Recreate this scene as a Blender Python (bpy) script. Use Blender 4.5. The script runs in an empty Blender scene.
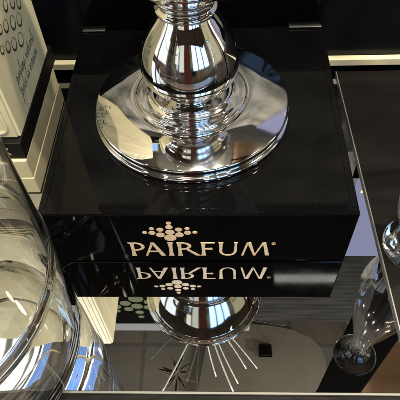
import bpy, bmesh, math, random
from mathutils import Vector, Matrix
random.seed(7)
S = bpy.context.scene
COL = S.collection

# ------------------------------------------------------------------ helpers
def tag(o, label=None, cat=None, group=None, kind=None):
    if label: o['label'] = label
    if cat: o['category'] = cat
    if group: o['group'] = group
    if kind: o['kind'] = kind
    return o

def empty(name, loc=(0, 0, 0), rz=0):
    o = bpy.data.objects.new(name, None)
    COL.objects.link(o)
    o.location = loc
    o.rotation_euler = (0, 0, rz)
    o.empty_display_size = 0.02
    return o

def obj(name, bm, m, parent=None, loc=None, smooth=False, bevel=0, seg=2):
    bmesh.ops.recalc_face_normals(bm, faces=bm.faces)
    me = bpy.data.meshes.new(name)
    bm.to_mesh(me)
    bm.free()
    for p in me.polygons:
        p.use_smooth = smooth
    o = bpy.data.objects.new(name, me)
    COL.objects.link(o)
    if m: me.materials.append(m)
    if parent: o.parent = parent
    if loc: o.location = loc
    if bevel:
        b = o.modifiers.new('bevel', 'BEVEL')
        b.width = bevel
        b.segments = seg
        b.limit_method = 'ANGLE'
        b.harden_normals = False
    return o

def box(bm, x0, x1, y0, y1, z0, z1):
    v = [bm.verts.new(p) for p in ((x0, y0, z0), (x1, y0, z0), (x1, y1, z0), (x0, y1, z0),
                                   (x0, y0, z1), (x1, y0, z1), (x1, y1, z1), (x0, y1, z1))]
    for f in ((0, 3, 2, 1), (4, 5, 6, 7), (0, 1, 5, 4), (1, 2, 6, 5), (2, 3, 7, 6), (3, 0, 4, 7)):
        bm.faces.new([v[i] for i in f])
    return bm

def prism(bm, pts, M, d):
    """2-D polygon pts extruded by d; M maps (u, v, w) to space."""
    a = [bm.verts.new(M @ Vector((p[0], p[1], 0))) for p in pts]
    b = [bm.verts.new(M @ Vector((p[0], p[1], d))) for p in pts]
    n = len(pts)
    bm.faces.new(a[::-1])
    bm.faces.new(b)
    for i in range(n):
        j = (i + 1) % n
        bm.faces.new((a[i], a[j], b[j], b[i]))
    return bm

def lathe(bm, prof, n=96, closed=False):
    rings = []
    for r, z in prof:
        if r < 1e-6:
            rings.append([bm.verts.new((0, 0, z))])
        else:
            rings.append([bm.verts.new((r * math.cos(2 * math.pi * k / n), r * math.sin(2 * math.pi * k / n), z)) for k in range(n)])
    m = len(rings)
    for i in range(m if closed else m - 1):
        A, B = rings[i], rings[(i + 1) % m]
        for k in range(n):
            q = (k + 1) % n
            if len(A) == 1 and len(B) == 1: continue
            if len(A) == 1: bm.faces.new((A[0], B[q], B[k]))
            elif len(B) == 1: bm.faces.new((A[k], A[q], B[0]))
            else: bm.faces.new((A[k], A[q], B[q], B[k]))
    return bm

def spline(pts, sub=6):
    """Catmull-Rom through profile points for smooth lathed outlines."""
    out = []
    n = len(pts)
    for i in range(n - 1):
        p0 = pts[max(i - 1, 0)]; p1 = pts[i]; p2 = pts[i + 1]; p3 = pts[min(i + 2, n - 1)]
        for k in range(sub):
            t = k / sub
            out.append(tuple(0.5 * (2 * b + (c - a) * t + (2 * a - 5 * b + 4 * c - d) * t * t + (3 * b - a - 3 * c + d) * t ** 3)
                             for a, b, c, d in zip(p0, p1, p2, p3)))
    out.append(tuple(pts[-1]))
    return out

def tube(bm, path, r, n=10):
    rings = []
    for i, p in enumerate(path):
        p = Vector(p)
        d = (Vector(path[min(i + 1, len(path) - 1)]) - Vector(path[max(i - 1, 0)])).normalized()
        s = d.cross(Vector((0, 1, 0.3))).normalized()
        t = d.cross(s)
        rings.append([bm.verts.new(p + r * (math.cos(2 * math.pi * k / n) * s + math.sin(2 * math.pi * k / n) * t)) for k in range(n)])
    for A, B in zip(rings, rings[1:]):
        for k in range(n):
            bm.faces.new((A[k], A[(k + 1) % n], B[(k + 1) % n], B[k]))
    bm.faces.new(rings[0][::-1]); bm.faces.new(rings[-1])
    return bm

# ------------------------------------------------------------------ materials
def mat(name, color=(.5, .5, .5), rough=.5, metal=0, **kw):
    m = bpy.data.materials.new(name)
    m.use_nodes = True
    b = m.node_tree.nodes['Principled BSDF']
    b.inputs['Base Color'].default_value = (*color, 1)
    b.inputs['Roughness'].default_value = rough
    b.inputs['Metallic'].default_value = metal
    for k, v in kw.items():
        b.inputs[k.replace('_', ' ')].default_value = v
    return m

def noise_to(m, socket, lo, hi, scale=30, detail=6, stretch=(1, 1, 1), p0=.35, p1=.65):
    nt = m.node_tree
    b = nt.nodes['Principled BSDF']
    tc = nt.nodes.new('ShaderNodeTexCoord')
    mp = nt.nodes.new('ShaderNodeMapping'); mp.inputs['Scale'].default_value = stretch
    nz = nt.nodes.new('ShaderNodeTexNoise'); nz.inputs['Scale'].default_value = scale; nz.inputs['Detail'].default_value = detail
    rp = nt.nodes.new('ShaderNodeValToRGB')
    rp.color_ramp.elements[0].position = p0; rp.color_ramp.elements[1].position = p1
    if isinstance(lo, tuple):
        rp.color_ramp.elements[0].color = (*lo, 1); rp.color_ramp.elements[1].color = (*hi, 1)
    else:
        rp.color_ramp.elements[0].color = (lo, lo, lo, 1); rp.color_ramp.elements[1].color = (hi, hi, hi, 1)
    L = nt.links
    L.new(tc.outputs['Object'], mp.inputs[0]); L.new(mp.outputs[0], nz.inputs[0]); L.new(nz.outputs['Fac'], rp.inputs[0])
    L.new(rp.outputs[0], b.inputs[socket])
    return nz

def bump(m, scale, strength, dist=.0005, stretch=(1, 1, 1)):
    nt = m.node_tree
    b = nt.nodes['Principled BSDF']
    tc = nt.nodes.new('ShaderNodeTexCoord')
    mp = nt.nodes.new('ShaderNodeMapping'); mp.inputs['Scale'].default_value = stretch
    nz = nt.nodes.new('ShaderNodeTexNoise'); nz.inputs['Scale'].default_value = scale; nz.inputs['Detail'].default_value = 4
    bp = nt.nodes.new('ShaderNodeBump'); bp.inputs['Strength'].default_value = strength; bp.inputs['Distance'].default_value = dist
    L = nt.links
    L.new(tc.outputs['Object'], mp.inputs[0]); L.new(mp.outputs[0], nz.inputs[0]); L.new(nz.outputs['Fac'], bp.inputs['Height'])
    L.new(bp.outputs[0], b.inputs['Normal'])

def emis(name, color, strength):
    m = mat(name, color, .5)
    b = m.node_tree.nodes['Principled BSDF']
    b.inputs['Emission Color'].default_value = (*color, 1)
    b.inputs['Emission Strength'].default_value = strength
    return m

CHROME = mat('chrome', (.86, .85, .83), .035, 1)
noise_to(CHROME, 'Roughness', .02, .13, 16, 9, p0=.45, p1=.75)
bump(CHROME, 9, .015, .002)
noise_to(CHROME, 'Base Color', (.86, .85, .83), (.62, .60, .56), 700, 3, p0=.62, p1=.74)
ACR = mat('black_acrylic', (.0022, .0022, .0025), .06, 0, IOR=1.45, Specular_IOR_Level=.2)
noise_to(ACR, 'Roughness', .035, .06, 60, 8, p0=.4, p1=.75)
noise_to(ACR, 'Base Color', (.0022, .0022, .0024), (.07, .068, .06), 520, 3, p0=.715, p1=.82)
GOLD = mat('pale_gold_foil', (.86, .60, .36), .6, 0)
noise_to(GOLD, 'Base Color', (.62, .43, .25), (.78, .58, .36), 220, 4)
MIRROR = mat('mirror', (.74, .74, .71), .012, 1)
noise_to(MIRROR, 'Roughness', .004, .05, 14, 9, p0=.45, p1=.85)
noise_to(MIRROR, 'Base Color', (.69, .71, .71), (.42, .42, .40), 420, 3, p0=.66, p1=.80)
EDGE = mat('glass_edge', (.30, .30, .27), .35, .7)
DARKTRIM = mat('dark_trim', (.035, .034, .032), .6, Specular_IOR_Level=.1)
noise_to(DARKTRIM, 'Base Color', (.003, .003, .003), (.009, .0085, .008), 90, 5, (.4, 3, 3))
WALL = mat('black_laminate', (.004, .0045, .006), .3, Specular_IOR_Level=.2)
noise_to(WALL, 'Roughness', .15, .4, 12, 6)
FASCIA = mat('grey_wood', (.02, .02, .02), .6, Specular_IOR_Level=.1)
noise_to(FASCIA, 'Base Color', (.020, .021, .022), (.042, .042, .041), 9, 8, (1, 1, 9))
FASCIA.node_tree.nodes['Principled BSDF'].inputs['Specular IOR Level'].default_value = 0
MATTE = mat('matte_black', (.004, .004, .004), .9, Specular_IOR_Level=0)
CREAMTRIM = mat('cream_trim', (.62, .57, .38), .4)
BOARD = mat('dark_wood_board', (.012, .009, .008), .5, Specular_IOR_Level=.14)
noise_to(BOARD, 'Base Color', (.0020, .0015, .0014), (.0045, .0033, .0029), 14, 10, (.6, 3.5, 1))
bump(BOARD, 160, .25, .0004, (.5, 3, 1))
CARD = mat('cream_card', (.60, .55, .36), .55)
noise_to(CARD, 'Base Color', (.53, .48, .30), (.66, .61, .41), 16, 6)
bump(CARD, 300, .12, .0003)
CARDG = mat('cream_card_grained', (.55, .54, .38), .5)
noise_to(CARDG, 'Base Color', (.60, .54, .33), (.70, .64, .40), 14, 8, (1, 7, .7))
INK = mat('dark_ink', (.03, .035, .03), .4)
SLEEVE = mat('black_card', (.005, .0047, .0045), .5, Specular_IOR_Level=.15)
bump(SLEEVE, 260, .2, .0003)
GLASS = mat('clear_glass', (1, 1, 1), .03, 0, Transmission_Weight=1, IOR=1.52)
bump(GLASS, 18, .3, .003, (1, 1, .45))
ACRG = mat('clear_acrylic', (.985, .98, .95), .012, 0, Transmission_Weight=1, IOR=1.45)
bump(ACRG, 7, .12, .004, (1, 1, .6))

REEDW = mat('pale_reed', (.55, .52, .46), .6)
noise_to(REEDW, 'Base Color', (.13, .12, .11), (.40, .39, .37), 60, 6, (1, 1, .25))
REEDD = mat('dark_reed', (.012, .011, .010), .8, Specular_IOR_Level=.1)
CEIL = mat('ceiling_paint', (.13, .105, .075), .8)
noise_to(CEIL, 'Base Color', (.20, .205, .20), (.34, .345, .335), 1.6, 5)
def tiles(m, size, line):
    nt = m.node_tree; b = nt.nodes['Principled BSDF']; src = b.inputs['Base Color'].links[0].from_socket
    tc = nt.nodes.new('ShaderNodeTexCoord'); br = nt.nodes.new('ShaderNodeTexBrick'); br.offset = 0
    br.inputs['Scale'].default_value = 1; br.inputs['Brick Width'].default_value = size; br.inputs['Row Height'].default_value = size
    br.inputs['Mortar Size'].default_value = .012; br.inputs['Color1'].default_value = (1, 1, 1, 1); br.inputs['Color2'].default_value = (.82, .82, .84, 1); br.inputs['Mortar'].default_value = (line, line, line, 1)
    mx = nt.nodes.new('ShaderNodeMixRGB'); mx.blend_type = 'MULTIPLY'; mx.inputs[0].default_value = .6
    nt.links.new(tc.outputs['Object'], br.inputs['Vector']); nt.links.new(src, mx.inputs[1]); nt.links.new(br.outputs['Color'], mx.inputs[2]); nt.links.new(mx.outputs[0], b.inputs['Base Color'])
tiles(CEIL, .42, .45)
PANEL = mat('olive_ceiling_panel', (.4, .4, .25), .8)
noise_to(PANEL, 'Base Color', (.28, .285, .26), (.36, .365, .34), 2.5, 5)
SAGE = mat('sage_dots', (.11, .12, .085), .8, Specular_IOR_Level=0)
BLUEBAND = mat('blue_grey_band', (.045, .055, .085), .6, Specular_IOR_Level=.1)
STEEL = mat('steel', (.22, .22, .2), .4, 1)
LILAC = emis('backlit_lilac', (.33, .34, .52), .80)
LILAC.node_tree.nodes['Principled BSDF'].inputs['Base Color'].default_value = (.02, .02, .03, 1)
LILAC.node_tree.nodes['Principled BSDF'].inputs['Specular IOR Level'].default_value = 0

# ------------------------------------------------------------------ the setting
bm = box(bmesh.new(), -1.4, .9, -.134, .309, -.006, 0)
tag(obj('mirror_shelf', bm, MIRROR), kind='structure')
bm = box(bmesh.new(), -1.4, .9, -.1365, -.1343, -.006, .0006)
tag(obj('shelf_edge', bm, mat('dull_metal', (.16, .16, .14), .5, .3), bevel=.0004), kind='structure')
bm = box(bmesh.new(), -1.4, .9, -.175, -.1368, -.03, -.0005)
tag(obj('shelf_front', bm, DARKTRIM, bevel=.001), kind='structure')
bm = box(bmesh.new(), -1.6, 1.4, .31, .33, -.02, .175)
tag(obj('back_wall', bm, WALL), kind='structure')
bm = box(bmesh.new(), -1.6, 1.4, .311, .33, .1755, .50)  # unseen grey panel, added to brighten the reflections in the chrome foot
MID = mat('mottled_grey', (.15, .15, .13), .7, Specular_IOR_Level=.1)
noise_to(MID, 'Base Color', (.07, .07, .066), (.40, .39, .36), 9, 9, (1, 1, 1.4), .36, .62)
tag(obj('grey_reflector', bm, MID), kind='structure')
# upper fascia: its top steps up to the right
Mxz = Matrix(((1, 0, 0, 0), (0, 0, -1, .325), (0, 1, 0, 0), (0, 0, 0, 1)))
bm = prism(bmesh.new(), [(-1.6, .5004), (1.4, .5004), (1.4, .862), (.02, .845), (-1.6, .845)], Mxz, .02)
tag(obj('upper_fascia', bm, FASCIA), kind='structure')
bm = box(bmesh.new(), -1.6, 1.4, .300, .3095, .011, .0215)
tag(obj('wall_trim', bm, CREAMTRIM, bevel=.0008), kind='structure')
bm = box(bmesh.new(), -3.5, 3.5, -3.5, 3.5, 2.4, 2.45)
tag(obj('ceiling', bm, CEIL), kind='structure')
bm = box(bmesh.new(), -3.5, 3.5, -3.5, 3.5, -1.05, -1.0)
FLOOR = mat('shop_floor', (.12, .09, .07), .4)
noise_to(FLOOR, 'Base Color', (.07, .05, .04), (.22, .15, .1), 3, 5, (1, 6, 1))
tag(obj('floor', bm, FLOOR), kind='structure')

# ------------------------------------------------------------------ display plinth
W = .15; H0 = .0012; H1 = .0847; D = .286
pl = empty('display_plinth', (0, .14, 0))
tag(pl, 'low glossy black acrylic plinth with pale gold lettering, under the chrome stand', 'plinth')
def pobj(name, bm, m, par=pl, **k):
    bmesh.ops.translate(bm, verts=bm.verts, vec=(0, -.14, 0))
    return obj(name, bm, m, par, **k)
pobj('block', box(bmesh.new(), -W, W, 0, D, H0, H1), ACR, bevel=.0014, seg=3)
# narrow polished border strips glued along the top edges
bm = bmesh.new()
box(bm, -W + .0012, -W + .007, .0075, D - .002, H1 - .0004, H1 + .0007)
box(bm, W - .007, W - .0012, .0075, D - .002, H1 - .0004, H1 + .0007)
box(bm, -W + .0012, W - .0012, .0012, .0073, H1 - .0004, H1 + .0007)
pobj('top_border', bm, ACR, bevel=.0003)
pobj('back_panel', box(bmesh.new(), -W + .0005, W - .0005, D + .0004, D + .006, H0, .150), ACR, bevel=.0006)
for x0, x1 in ((-.1495, -.121), (.108, .1485)):  # bars added to stand in for the light line along the rear edge
    pobj('glint_bar', box(bmesh.new(), x0, x1, D - .005, D + .0001, H1 + .0012, H1 + .0026), STEEL, bevel=.0006)

# lettering on the front face: strokes as thin raised foil
Mf = Matrix(((1, 0, 0, 0), (0, 0, -1, -.14 + .0001), (0, 1, 0, 0), (0, 0, 0, 1)))
bmL = bmesh.new()
cnt = [0]
ZB, CH = .0125, .0252
def stroke(pts):
    cnt[0] += 1
    prism(bmL, pts, Mf, .0004 + .00002 * (cnt[0] % 9))
def flared(x0, w, f=.0009, z0=ZB, z1=None):
    z1 = ZB + CH if z1 is None else z1
    L = []; n = 8
    for i in range(n + 1):
        t = i / n; e = abs(2 * t - 1) ** 3 * f
        L.append((x0 - e, z0 + (z1 - z0) * t))
    Rr = []
    for i in range(n + 1):
        t = i / n; e = abs(2 * t - 1) ** 3 * f
        Rr.append((x0 + w + e, z0 + (z1 - z0) * t))
    stroke(L + Rr[::-1])
def slant(xa, za, xb, zb, wa, wb):
    stroke([(xa, za), (xa + wa, za), (xb + wb, zb), (xb, zb)])
def arcband(cx, cz, rx, rz, t0, t1, a0, a1, n=18):
    """band along an ellipse; thickness t(angle) from t0 at the poles to t1 at the sides"""
    for i in range(n):
        A = math.radians(a0 + (a1 - a0) * i / n); B = math.radians(a0 + (a1 - a0) * (i + 1) / n)
        q = []
        for ang, side in ((A, 0), (B, 0), (B, 1), (A, 1)):
            th = t0 + (t1 - t0) * math.cos(ang) ** 2
            q.append((cx + (rx - side * th) * math.cos(ang), cz + (rz - side * th) * math.sin(ang)))
        prism(bmL, q, Mf, .0005)
T = ZB + CH
# P
flared(-.0688, .0034)
arcband(-.0655, T - .0076, .0108, .0076, .0016, .0034, -90, 90)
stroke([(-.0668, T), (-.0654, T), (-.0654, T - .0016), (-.0668, T - .0016)])
stroke([(-.0715, T), (-.0687, T), (-.0687, T - .0012), (-.0705, T - .0016)])
# A
slant(-.0553, ZB, -.0475, T + .0004, .0022, .0028)
slant(-.0390, ZB, -.0478, T + .0004, .0046, .0030)
stroke([(-.0520, ZB + .0075), (-.0405, ZB + .0075), (-.0410, ZB + .0092), (-.0513, ZB + .0092)])
# I
flared(-.0302, .0036, .0010)
# R
flared(-.0211, .0035)
arcband(-.0178, T - .0068, .0105, .0068, .0016, .0034, -90, 90)
stroke([(-.0190, T), (-.0177, T), (-.0177, T - .0016), (-.0190, T - .0016)])
slant(-.0030, ZB, -.0140, T - .0125, .0045, .0036)
# F
flared(.0030, .0034)
stroke([(.0060, T), (.0162, T + .0001), (.0160, T - .0026), (.0150, T - .0018), (.0060, T - .0018)])
stroke([(.0060, ZB + .0142), (.0138, ZB + .0148), (.0138, ZB + .0112), (.0060, ZB + .0122)])
# U
stroke([(.0207, ZB + .0090), (.0207, T - .004), (.0199, T), (.0249, T), (.0241, T - .004), (.0237, ZB + .0090)])
stroke([(.0356, ZB + .0090), (.0362, T - .004), (.0356, T), (.0392, T), (.0384, T - .004), (.0384, ZB + .0090)])
arcband(.02955, ZB + .0090, .00885, .0092, .0017, .0030, 180, 360)
# M
slant(.0432, ZB, .0482, T, .0021, .0020)
slant(.0556, ZB, .0484, T, .0022, .0040)
slant(.0560, ZB, .0638, T, .0014, .0022)
slant(.0676, ZB, .0640, T, .0042, .0032)
pobj_l = obj('lettering', bmL, GOLD, pl)
bm = bmesh.new()
ring = [(.0748 + .0021 * math.cos(a), T - .0028 + .0021 * math.sin(a)) for a in [2 * math.pi * k / 20 for k in range(20)]]
inn = [(.0748 + .0015 * math.cos(a), T - .0028 + .0015 * math.sin(a)) for a in [2 * math.pi * k / 20 for k in range(20)]]
for k in range(20):
    j = (k + 1) % 20
    prism(bm, [ring[k], ring[j], inn[j], inn[k]], Mf, .0004)
prism(bm, [(.0742, T - .0038), (.0745, T - .0038), (.0745, T - .0018), (.0742, T - .0018)], Mf, .0004)
prism(bm, [(.0746, T - .0028), (.0753, T - .0026), (.0751, T - .0018), (.0746, T - .0018)], Mf, .00042)
prism(bm, [(.0748, T - .0030), (.0751, T - .0030), (.0755, T - .0039), (.0751, T - .0039)], Mf, .00038)
obj('registered_mark', bm, GOLD, pl)
DOTS = [(-.0273, .0463, .0060), (-.0269, .0562, .0045), (-.0271, .0650, .0035), (-.0270, .0718, .0025),
        (-.0366, .0517, .0042), (-.0180, .0517, .0042), (-.0362, .0608, .0034), (-.0182, .0608, .0034),
        (-.0445, .0552, .0034), (-.0098, .0552, .0034), (-.0442, .0625, .0024), (-.0100, .0625, .0024),
        (-.0516, .0560, .0024), (-.0027, .0560, .0024)]
for x, z, r in DOTS:
    bm = bmesh.new()
    prism(bm, [(x + r * math.cos(2 * math.pi * k / 28), z + r * .92 * math.sin(2 * math.pi * k / 28)) for k in range(28)], Mf, .0004)
    obj('logo_dot', bm, GOLD, pl)

# ------------------------------------------------------------------ chrome stand with reeds
cs = empty('chrome_stand', (-.0075, .1405, H1))
tag(cs, 'polished chrome pedestal vase with wide round foot on the black plinth', 'vase')
foot = [(0, .0003), (.1015, .0003), (.1032, .0008), (.1042, .0020), (.1044, .0040), (.1040, .0056), (.1028, .0064), (.1012, .0067), (.1008, .0072), (.1010, .0084), (.1018, .0094), (.1021, .0110), (.1021, .0138), (.1018, .0148), (.1008, .0157)]
dish = spline([(.1008, .0157), (.0980, .0168), (.0930, .0186), (.0870, .0206), (.0810, .0224), (.0750, .0240), (.0690, .0252), (.0640, .0258), (.0610, .0256), (.0592, .0250)], 6)
steps = spline([(.0582, .0251), (.0577, .0266), (.0562, .0276), (.0535, .0280), (.0500, .0282), (.0465, .0290), (.0440, .0303)], 6) + spline([(.0430, .0305), (.0424, .0318), (.0408, .0325), (.0380, .0326), (.0345, .0327), (.0310, .0332)], 6) + [(.0285, .0339)]
bm = lathe(bmesh.new(), foot + dish[1:] + steps + [(0, .0339)], 192)
obj('foot', bm, CHROME, cs, smooth=True)
bal = spline([(.0270, .0340), (.0238, .0356), (.0225, .0374), (.0232, .0392), (.0265, .0402)], 5) + spline([(.0300, .0403), (.0350, .0408), (.0372, .0420), (.0374, .0436), (.0362, .0448)], 5) \
    + spline([(.0385, .0452), (.0425, .0476), (.0468, .0538), (.0488, .0620), (.0484, .0720), (.0462, .0820), (.0428, .0915), (.0385, .1000), (.0342, .1070), (.0300, .1130), (.0262, .1185), (.0245, .1215)], 5)
bm = lathe(bmesh.new(), [(0, .0340)] + bal + [(0, .1215)], 160)
obj('baluster', bm, CHROME, cs, smooth=True)
neck = spline([(.0262, .1218), (.0282, .1235), (.0284, .1258), (.0268, .1275)], 4) + spline([(.0250, .1285), (.0252, .1320), (.0285, .1355), (.0300, .1380), (.0295, .1410)], 4) \
    + spline([(.028, .142), (.028, .1435), (.031, .145)], 3)
bm = lathe(bmesh.new(), [(0, .1218)] + neck + [(0, .145)], 128)
obj('collar', bm, CHROME, cs, smooth=True)
bowl = spline([(0, .1453), (.034, .1453), (.044, .150), (.056, .162), (.062, .172), (.0635, .176)], 5) + \
    spline([(.0665, .177), (.0675, .181), (.0665, .184)], 4) + spline([(.070, .190), (.080, .208), (.0885, .230), (.0935, .252), (.0950, .258)], 6) + \
    spline([(.0985, .2575), (.1020, .260), (.1030, .2640), (.1010, .268), (.0960, .269)], 5) + spline([(.092, .262), (.086, .232), (.074, .205), (.058, .185), (.03, .170), (0, .166)], 5)
bm = lathe(bmesh.new(), [(r * .97, z - .004 * min(1, max(0, (z - .15) / .1))) for r, z in bowl], 128)
obj('bowl', bm, CHROME, cs, smooth=True)

reeds = [((-.101, .048), 0, .0022), ((-.030, .022), 1, .0022), ((.0107, .082), 0, .0019), ((.0458, .0515), 0, .0021), ((.0562, .0676), 0, .0019),
         ((.0742, .0994), 0, .0021), ((.0974, .0995), 0, .0021), ((-.1288, .118), 1, .0019), ((.163, .195), 1, .0014), ((-.05, .07), 1, .0016), ((-.075, .085), 1, .0015)]
desc = {0: 'pale', 1: 'dark'}
for (ex, ey), dk, rr in reeds:
    s = Vector((-.004 + random.uniform(-.004, .004), .086 + random.uniform(-.004, .004), .302))
    e = Vector((ex, ey, .62))
    path = []
    bend = random.uniform(-.004, .004)
    for i in range(13):
        t = i / 12
        q = s.lerp(e, t); q.x += bend * math.sin(t * math.pi) * (1 if dk == 0 else 2)
        path.append(q)
    o = obj('diffuser_reed', tube(bmesh.new(), path, rr * .75), REEDD if dk else REEDW, smooth=True)
    tag(o, 'pale thin reed fanning out of the chrome vase, seen in the mirror' if not dk else 'dark thin reed fanning out of the chrome vase, seen in the mirror',
        'reed', 'pale reeds in the chrome vase' if not dk else 'dark reeds in the chrome vase')

# ------------------------------------------------------------------ cream gift box, left
CX, CY = -.1883, .0925
gb = empty('perfume_box', (CX, CY, 0))
tag(gb, 'tall cream perfume box with script and outlined bubbles on a black band', 'box')
BW, BD = .24, .172
obj('base_tier', box(bmesh.new(), -BW, 0, 0, .160, .0005, .0275), CARD, gb, bevel=.0012)
obj('base_tier', box(bmesh.new(), -BW, -.0006, .0006, .158, .0282, .0560), CARD, gb, bevel=.0012)
band = obj('black_band', box(bmesh.new(), -BW, -.0003, .0040, BD, .0566, .0800), SLEEVE, gb, bevel=.0008)
body = obj('body', box(bmesh.new(), -BW, -.0010, .0140, .160, .0804, .50), CARDG, gb, bevel=.0015)
ff = obj('front_panel', box(bmesh.new(), -BW, -.004, .0115, .0138, .0815, .499), CARD, gb, bevel=.0012)
# nested ribs on the front panel
My = Matrix(((1, 0, 0, 0), (0, 0, -1, .0116), (0, 1, 0, 0), (0, 0, 0, 1)))
for k in range(5):
    x1 = -.010 - .0085 * k; zb = .0875 + .007 * k
    bm = bmesh.new(); w = .0022; rc = .010
    outer = [(x1, .49)]; inner = [(x1 - w, .49)]
    for a in range(0, 91, 15):
        A = math.radians(a)
        outer.append((x1 - rc + rc * math.cos(A), zb + rc - rc * math.sin(A)))
        inner.append((x1 - rc + (rc - w) * math.cos(A), zb + rc - (rc - w) * math.sin(A)))
    outer.append((-BW + .01, zb)); inner.append((-BW + .01, zb + w))
    for i in range(len(outer) - 1):
        prism(bm, [outer[i], outer[i + 1], inner[i + 1], inner[i]], My, .0016)
    obj('rib', bm, CARDG if k % 2 else CARD, ff)
# gold emblem on the band
bm = bmesh.new()
Mb = Matrix(((1, 0, 0, 0), (0, 0, -1, .0040), (0, 1, 0, 0), (0, 0, 0, 1)))
for a, b_, w in (((-.022, .062), (-.0205, .074), .0011), ((-.0205, .074), (-.0165, .072), .0009), ((-.0165, .072), (-.0195, .068), .0009), ((-.0195, .068), (-.0155, .0625), .0011)):
    d = (Vector(b_) - Vector(a)).normalized(); n_ = Vector((-d.y, d.x)) * w / 2
    prism(bm, [tuple(Vector(a) + n_), tuple(Vector(b_) + n_), tuple(Vector(b_) - n_), tuple(Vector(a) - n_)], Mb, .0003)
obj('emblem', bm, GOLD, band)
# outlined bubbles on the right side (local y, z)
Ms = Matrix(((0, 0, 1, -.0010), (1, 0, 0, 0), (0, 1, 0, 0), (0, 0, 0, 1)))
def ringmesh(y, z, r, w):
    bm = bmesh.new(); n = 30
    for k in range(n):
        a = 2 * math.pi * k / n; b_ = 2 * math.pi * (k + 1) / n
        wa = w * (1.1 - .75 * math.sin(a + .5)); wb = w * (1.1 - .75 * math.sin(b_ + .5))
        prism(bm, [(y + r * math.cos(a), z + r * math.sin(a)), (y + r * math.cos(b_), z + r * math.sin(b_)),
                   (y + (r - wb) * math.cos(b_), z + (r - wb) * math.sin(b_)), (y + (r - wa) * math.cos(a), z + (r - wa) * math.sin(a))], Ms, .00025)
    return bm
cols = [(.0960, .1430, .0085), (.0775, .1510, .0076), (.0620, .1590, .0066), (.0480, .1660, .0052),
        (.1100, .1580, .0080), (.0925, .1660, .0080), (.0745, .1745, .0072), (.0600, .1810, .0060),
        (.1230, .1690, .0070), (.1080, .1790, .0072), (.0900, .1870, .0066), (.1360, .1800, .0058), (.1210, .1900, .0060), (.1400, .1960, .0045)]
for y, z, r in cols:
    obj('bubble', ringmesh(y, z, r * .92, .0011), INK, body)
GLYPH = {  # hand-written letters as pen paths: (advance, paths)
 'p': (.62, [[(0, .25), (.14, .5), (.10, .1), (.0, -.48), (.05, -.45), (.12, .2), (.24, .48), (.38, .42), (.36, .12), (.2, .0), (.13, .1)], [(.25, .0), (.5, .1), (.62, .25)]]),
 'a': (.58, [[(0, .2), (.2, .46), (.36, .42), (.18, .44), (.06, .2), (.14, .02), (.3, .12), (.40, .46), (.38, .1), (.46, .0), (.58, .22)]]),
 'r': (.46, [[(0, .2), (.10, .5), (.16, .42), (.28, .44), (.24, .1), (.32, 0), (.46, .22)]]),
 'f': (.46, [[(0, .2), (.24, .7), (.26, 1.05), (.16, .98), (.12, .3), (.08, -.45), (.16, -.4), (.18, .05), (.46, .24)]]),
 'u': (.62, [[(0, .24), (.08, .46), (.08, .1), (.18, 0), (.34, .2), (.40, .46), (.38, .1), (.46, 0), (.62, .22)]]),
 'm': (.86, [[(0, .24), (.10, .44), (.08, 0), (.14, .3), (.28, .45), (.32, .3), (.30, 0), (.36, .3), (.50, .45), (.56, .3), (.56, .08), (.64, 0), (.86, .22)]]),
 'n': (.64, [[(0, .24), (.10, .44), (.08, 0), (.14, .3), (.30, .45), (.36, .3), (.36, .08), (.44, 0), (.64, .22)]]),
 's': (.48, [[(0, .2), (.2, .5), (.22, .3), (.28, .1), (.18, 0), (.06, .05), (.25, .03), (.48, .22)]]),
 't': (.46, [[(0, .22), (.20, .85), (.16, .2), (.24, 0), (.46, .22)], [(.02, .56), (.36, .60)]]),
 'e': (.46, [[(0, .2), (.20, .26), (.28, .42), (.18, .48), (.08, .24), (.16, .01), (.28, .03), (.46, .22)]]),
 'l': (.42, [[(0, .2), (.22, .75), (.24, 1.0), (.16, .95), (.12, .3), (.18, .01), (.42, .22)]]),
 'o': (.50, [[(0, .2), (.2, .46), (.08, .3), (.10, .04), (.24, .02), (.34, .28), (.22, .46), (.36, .36), (.50, .36)]]),
 'i': (.34, [[(0, .22), (.10, .46), (.08, .1), (.14, 0), (.34, .22)], [(.16, .66), (.17, .70)]]),
 ' ': (.45, [])}
def script_text(name, txt, y, z, length):
    tot = sum(GLYPH[c][0] for c in txt); k = length / tot; sh = .30
    bm = bmesh.new(); x = 0
    for c in txt:
        adv, paths = GLYPH[c]
        for P in paths:
            q = spline(P, 4)
            tube(bm, [(-.0009, y + (x + a + sh * b) * k, z + b * k * 1.75) for a, b in q], .00026, 5)
        x += adv
    obj(name, bm, INK, body)
script_text('script_line', 'parfums naturels', .052, .1195, .078)
script_text('script_line', 'pour la maison', .052, .1030, .074)

# ------------------------------------------------------------------ clear acrylic jar, front left
jar = empty('clear_jar', (-.2165, -.0990, .0008))
tag(jar, 'large clear round jar standing on the mirror at the plinth corner', 'jar')
outer = [(0, 0), (.088, 0), (.098, .0025), (.106, .011), (.1095, .024), (.1105, .05), (.1108, .09), (.1112, .125)] 
outer = outer[:2] + spline(outer[2:], 4) + [(.1126, .1300), (.1130, .1320), (.1126, .1340)] + spline([(.1115, .139), (.1112, .18), (.1110, .24), (.1110, .31)], 4)
inner = [(.1100, .3105)] + spline([(.1095, .31), (.1095, .24), (.1095, .18), (.1094, .13), (.1090, .08), (.1072, .033), (.101, .0155), (.090, .0085)], 5) + [(.06, .0075), (0, .0070)]
obj('glass_body', lathe(bmesh.new(), outer + inner, 128), ACRG, jar, smooth=True)
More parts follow.
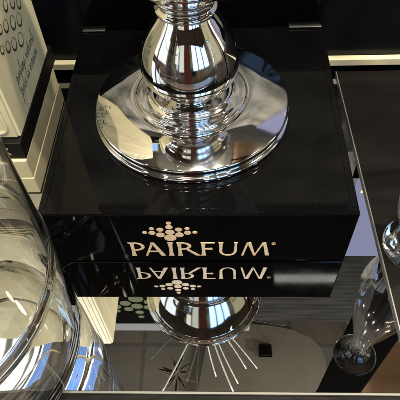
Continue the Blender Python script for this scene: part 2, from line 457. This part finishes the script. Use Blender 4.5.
# ------------------------------------------------------------------ dark board and glass bud vase, right
bd = empty('dark_board', (.5, .1, 0))
tag(bd, 'flat dark brown wooden board with bright metal edge right of the plinth', 'board')
def quadslab(x0b, x0f, z0, z1, xr0=None, xr1=None):
    bm = bmesh.new()
    yb, yf = .298, -.1335
    pts = [(x0f - .5, yf - .1), ((xr1 if xr1 else .9) - .5, yf - .1), ((xr0 if xr0 else .9) - .5, yb - .1), (x0b - .5, yb - .1)]
    Mz = Matrix.Translation((0, 0, z0))
    return prism(bm, pts, Mz, z1 - z0)
obj('top', quadslab(.1830, .1930, .0006, .0034), BOARD, bd)
obj('metal_edge', quadslab(.1818, .1918, .0004, .0040, .1829, .1929), EDGE, bd)

vs = empty('glass_bud_vase', (.2261, .0155, .0036))
tag(vs, 'small clear glass bud vase on the dark board at the right edge', 'vase')
o_ = [(0, 0), (.0325, 0)] + spline([(.0340, .001), (.0342, .0045), (.0300, .010), (.0245, .016), (.0215, .022)], 4) + spline([(.025, .034), (.034, .060), (.0385, .092), (.0370, .13), (.030, .17), (.0200, .215), (.0130, .250), (.0110, .270), (.0125, .284), (.0200, .297), (.0305, .304), (.0325, .3065)], 5)
i_ = spline([(.0305, .3080), (.0240, .3045), (.0185, .3005), (.0120, .2940), (.0080, .284), (.0068, .27), (.0085, .25), (.0150, .215), (.0245, .17), (.0310, .13), (.0322, .092), (.0275, .060), (.0180, .040), (.008, .033)], 5) + [(0, .0320)]
obj('glass_body', lathe(bmesh.new(), o_ + i_, 96), GLASS, vs, smooth=True)

cl = empty('upright_board', (.31, .17, .0036))
tag(cl, 'tall narrow black upright board behind the glass bud vase, seen in the mirror', 'board')
obj('panel', box(bmesh.new(), -.050, .0525, -.056, -.044, 0, .86), MATTE, cl, bevel=.001)
obj('cap', box(bmesh.new(), -.051, .0535, -.057, -.043, .8605, .875), MATTE, cl, bevel=.001)

# backlit lilac card on the wall, sage dotted sign, blue band
ls = empty('backlit_panel', (.36, .309, .24))
tag(ls, 'pale lilac backlit panel on the black wall, seen in the mirror beside the plinth', 'light panel')
obj('screen', box(bmesh.new(), -.095, .25, -.006, 0, .0, .262), LILAC, ls)
obj('added_black_strip', box(bmesh.new(), -.105, .25, -.004, .0008, -.062, -.0005), MATTE, ls)  # added black strip, keeps the grey wall out of the mirror gap
GOLDSTRIP = emis('warm_strip', (.75, .62, .28), .8)
obj('strip', box(bmesh.new(), -.085, -.05, -.009, -.0063, .006, .012), GOLDSTRIP, ls)
obj('strip', box(bmesh.new(), -.085, -.05, -.009, -.0063, .030, .036), GOLDSTRIP, ls)
sg = empty('dotted_sign', (-.22, .3045, .62))
tag(sg, 'black sign with sage green dots high on the wall, seen in the mirror', 'sign')
obj('board', box(bmesh.new(), -.30, .16, -.006, 0, 0, .225), MATTE, sg)
for x, z, r in [(.030, .080, .019), (.028, .122, .015), (.030, .158, .011), (.031, .186, .008), (.004, .139, .012), (.056, .128, .012), (.000, .105, .014), (.062, .098, .014), (-.025, .125, .012), (-.028, .150, .009), (.085, .120, .010)]:
    bm = bmesh.new()
    prism(bm, [(x + r * math.cos(2 * math.pi * k / 24), z + r * math.sin(2 * math.pi * k / 24)) for k in range(24)], Matrix(((1, 0, 0, 0), (0, 0, -1, -.006), (0, 1, 0, 0), (0, 0, 0, 1))), .0006)
    obj('dot', bm, SAGE, sg)
o = empty('blue_rail', (-.15, .3045, .846))
tag(o, 'blue grey rail above the dotted sign, seen in the mirror', 'rail')
obj('bar', box(bmesh.new(), -.4, .25, -.008, 0, 0, .05), BLUEBAND, o, bevel=.002)

# ceiling pieces seen in the mirror
cp = [(.06, .955), (.20, .96), (.33, .95), (.44, .925), (.53, .88), (.585, .82), (.60, .74), (.585, .62), (.57, .4), (.55, .1), (-.05, .1), (-.12, .5), (-.06, .85)]
bm = prism(bmesh.new(), cp, Matrix.Translation((0, 0, 2.385)), .0149)
tag(obj('ceiling_panel', bm, PANEL), 'pale grey cream curved ceiling panel, seen in the mirror at lower right', 'ceiling panel')
COPPER = mat('copper_wood', (.5, .3, .17), .6)
noise_to(COPPER, 'Base Color', (.55, .37, .23), (.78, .56, .38), 2, 5, (1, 5, 1))
bm = prism(bmesh.new(), [(.76, .1), (1.6, .1), (1.6, 1.1), (.76, 1.1)], Matrix.Translation((0, 0, 2.38)), .0195)
tag(obj('ceiling_panel', bm, COPPER), 'orange brown wood ceiling panel, seen in the mirror at lower right corner', 'ceiling panel')
SKYBLUE = emis('blue_daylight', (.22, .42, 1.0), 1.3)
WHITEL = emis('white_daylight', (.85, .92, 1.0), 2.4)
sk = empty('ceiling_window', (-.93, .74, 2.385))
tag(sk, 'blue daylight ceiling window with white panes, glimpsed through the clear jar', 'window')
for k in range(5):
    obj('pane', box(bmesh.new(), -.16 + .065 * k, -.105 + .065 * k, -.20, .22, -.004, 0), WHITEL if k == 0 else SKYBLUE, sk)
for k in range(3):
    obj('pane', box(bmesh.new(), -.62 + .14 * k, -.51 + .14 * k, -.10, .42, -.004, 0), WHITEL, sk)
obj('frame', box(bmesh.new(), -.66, .18, -.24, .46, .0005, .012), CARD, sk)
t = empty('ceiling_speaker', (.27, .80, 2.384))
tag(t, 'small square black ceiling speaker, seen in the mirror', 'speaker')
obj('grille', box(bmesh.new(), -.03, .03, -.03, .03, -.02, 0), SLEEVE, t, bevel=.003)
obj('frame', box(bmesh.new(), -.036, .036, -.036, .036, -.006, .0008), DARKTRIM, t, bevel=.001)
TWIG = mat('brown_twig', (.10, .09, .075), .8)
t = empty('hanging_star', (-.19, .55, 2.0))
tag(t, 'dark brown leafy star ornament hanging from the ceiling, seen in the mirror', 'ornament')
bm = bmesh.new()
for k in range(15):
    a = 2 * math.pi * k / 15 + .2 * math.sin(k * 2.3); ln = .06 + .02 * (k % 4)
    Ml = Matrix.Translation((0, 0, .003 * k)) @ Matrix.Rotation(a, 4, 'Z') @ Matrix.Rotation(.35 * math.sin(k * 1.7), 4, 'Y')
    prism(bm, [(.006, 0), (.35 * ln, .0045), (.7 * ln, .004), (ln, 0), (.7 * ln, -.004), (.35 * ln, -.0045)], Ml, .002)
obj('star', bm, TWIG, t)
obj('cord', tube(bmesh.new(), [(0, 0, .01), (0, .001, .399)], .002, 6), SLEEVE, t)

# ------------------------------------------------------------------ lamps
def lamp(x, y, z, r, power, color, tx=0, ty=.12, tz=.1):
    L = bpy.data.lights.new('spot_lamp', 'AREA'); L.shape = 'DISK'; L.size = 2 * r; L.energy = power; L.color = color
    o = bpy.data.objects.new('spot_lamp', L); COL.objects.link(o); o.location = (x, y, z)
    o.rotation_euler = (Vector((tx, ty, tz)) - Vector((x, y, z))).to_track_quat('-Z', 'Y').to_euler()
for x, y, z, r, p, c in [(-.75, -.55, 2.25, .04, 22, (1, .88, .68)), (-.25, -.75, 2.25, .04, 22, (1, .9, .72)), (.3, -.6, 2.25, .04, 18, (1, .88, .7)),
                         (.85, -.45, 2.2, .04, 24, (1, .86, .66)), (1.3, .25, 2.1, .045, 34, (1, .87, .68)), (-1.1, .0, 2.25, .04, 14, (1, .86, .66)),
                         (.05, -.1, 2.3, .03, 12, (1, .95, .88)), (.45, .0, 2.3, .025, 6, (1, .93, .8)), (-.35, -.3, 2.3, .025, 6, (1, .93, .8)),
                         (.7, -.9, 2.3, .025, 6, (1, .93, .8)), (-.9, -1.0, 2.3, .025, 6, (1, .93, .8))]:
    lamp(x, y, z, r, p, c)
def tubelamp(x, y, z, length, power):
    L = bpy.data.lights.new('tube_lamp', 'AREA'); L.shape = 'RECTANGLE'; L.size = length; L.size_y = .05; L.energy = power; L.color = (1, .95, .86)
    o = bpy.data.objects.new('tube_lamp', L); COL.objects.link(o); o.location = (x, y, z)
tubelamp(1.0, -1.25, 2.37, 1.3, 1.1)

# ------------------------------------------------------------------ surroundings: a procedural shop interior panorama
w = bpy.data.worlds.new('World'); S.world = w; w.use_nodes = True
nt = w.node_tree; N = nt.nodes; K = nt.links
bg = N['Background']
tc = N.new('ShaderNodeTexCoord'); sp = N.new('ShaderNodeSeparateXYZ'); K.new(tc.outputs['Generated'], sp.inputs[0])
def mth(op, a, b=None, c=None):
    n = N.new('ShaderNodeMath'); n.operation = op
    for i, v in enumerate((a, b, c)):
        if v is None: continue
        if isinstance(v, (int, float)): n.inputs[i].default_value = v
        else: K.new(v, n.inputs[i])
    return n.outputs[0]
az = mth('MULTIPLY', mth('ARCTAN2', sp.outputs[0], sp.outputs[1]), 180 / math.pi)     # 0 = +y, 90 = +x, 180 = behind the camera
el = mth('MULTIPLY', mth('ARCSINE', sp.outputs[2]), 180 / math.pi)
def between(v, a, b, s=1.5):
    m1 = N.new('ShaderNodeMapRange'); m1.inputs[1].default_value = a - s; m1.inputs[2].default_value = a + s; K.new(v, m1.inputs[0])
    m2 = N.new('ShaderNodeMapRange'); m2.inputs[1].default_value = b - s; m2.inputs[2].default_value = b + s; K.new(v, m2.inputs[0])
    return mth('SUBTRACT', m1.outputs[0], m2.outputs[0])
vor = N.new('ShaderNodeTexVoronoi'); vor.inputs['Scale'].default_value = 9; K.new(tc.outputs['Generated'], vor.inputs['Vector'])
nz = N.new('ShaderNodeTexNoise'); nz.inputs['Scale'].default_value = 3.2; nz.inputs['Detail'].default_value = 5; K.new(tc.outputs['Generated'], nz.inputs['Vector'])
rp = N.new('ShaderNodeValToRGB'); K.new(nz.outputs['Fac'], rp.inputs[0])
e = rp.color_ramp.elements; e[0].position = .38; e[0].color = (.012, .010, .009, 1); e[1].position = .66; e[1].color = (.26, .22, .17, 1)
mx = N.new('ShaderNodeMixRGB'); mx.blend_type = 'MULTIPLY'; mx.inputs[0].default_value = .55; K.new(rp.outputs[0], mx.inputs[1]); K.new(vor.outputs['Color'], mx.inputs[2])
cur = mx.outputs[0]
def patch(a0, a1, e0, e1, col, s=1.2):
    global cur
    m = mth('MULTIPLY', between(az, a0, a1, s), between(el, e0, e1, s))
    n = N.new('ShaderNodeMixRGB'); K.new(m, n.inputs[0]); K.new(cur, n.inputs[1]); n.inputs[2].default_value = (*col, 1)
    cur = n.outputs[0]
patch(-181, 181, -91, -8, (.05, .035, .026), 5)
# shop windows behind the camera, right of centre
for i in range(3):
    patch(132 + 13 * i, 142 + 13 * i, 2, 34, (1.5, 2.7, 4.6))
patch(128, 172, 38, 46, (2.6, 3.0, 3.4))
patch(96, 122, -4, 40, (.55, .48, .30))
patch(-172, -160, 0, 36, (.8, .82, .72))
patch(-158, -150, 10, 36, (1.2, 1.2, 1.0))
patch(-122, -112, 12, 40, (.5, 1.3, 3.6))
patch(-180.5, -171, -25, 45, (.07, .018, .014))
patch(174, 180.5, -25, 45, (.06, .02, .016))
patch(-146, -132, -10, 30, (.02, .018, .016))
patch(-128, -106, 2, 58, (1.5, 1.6, 1.7))  # bright patches added on the left for jar highlights and cooler fill
patch(-102, -78, 2, 58, (1.7, 1.75, 1.8))
patch(-74, -62, 2, 50, (1.2, 1.25, 1.3))
patch(58, 72, 0, 40, (1.5, 1.4, 1.15))  # bright patches added on the right to liven the glass vase
patch(76, 90, 0, 44, (1.9, 1.75, 1.45))
patch(-60, -30, 5, 30, (.5, .42, .3))
K.new(cur, bg.inputs[0]); bg.inputs[1].default_value = .8

# ------------------------------------------------------------------ camera
cam = bpy.data.cameras.new('camera'); co = bpy.data.objects.new('camera', cam); COL.objects.link(co)
yaw, pitch, roll, f = -.0652, .9278, -.0585, 519.59
F = Vector((math.sin(yaw) * math.cos(pitch), math.cos(yaw) * math.cos(pitch), -math.sin(pitch)))
r0 = Vector((math.cos(yaw), -math.sin(yaw), 0)); u0 = r0.cross(F)
r1 = math.cos(roll) * r0 + math.sin(roll) * u0; u1 = -math.sin(roll) * r0 + math.cos(roll) * u0
Mc = Matrix((r1, u1, -F)).transposed().to_4x4(); Mc.translation = (.0221, -.2757, .4768)
co.matrix_world = Mc
cam.sensor_width = 36; cam.lens = f / 400 * 36; cam.clip_end = 50; cam.clip_start = .01
S.camera = co

S.render.engine = 'CYCLES'
S.cycles.caustics_reflective = False; S.cycles.caustics_refractive = True; S.cycles.blur_glossy = .3
S.cycles.max_bounces = 24; S.cycles.glossy_bounces = 12; S.cycles.transmission_bounces = 24; S.cycles.diffuse_bounces = 4
S.cycles.sample_clamp_indirect = 8
S.view_settings.view_transform = 'Standard'; S.view_settings.look = 'None'; S.view_settings.exposure = .25
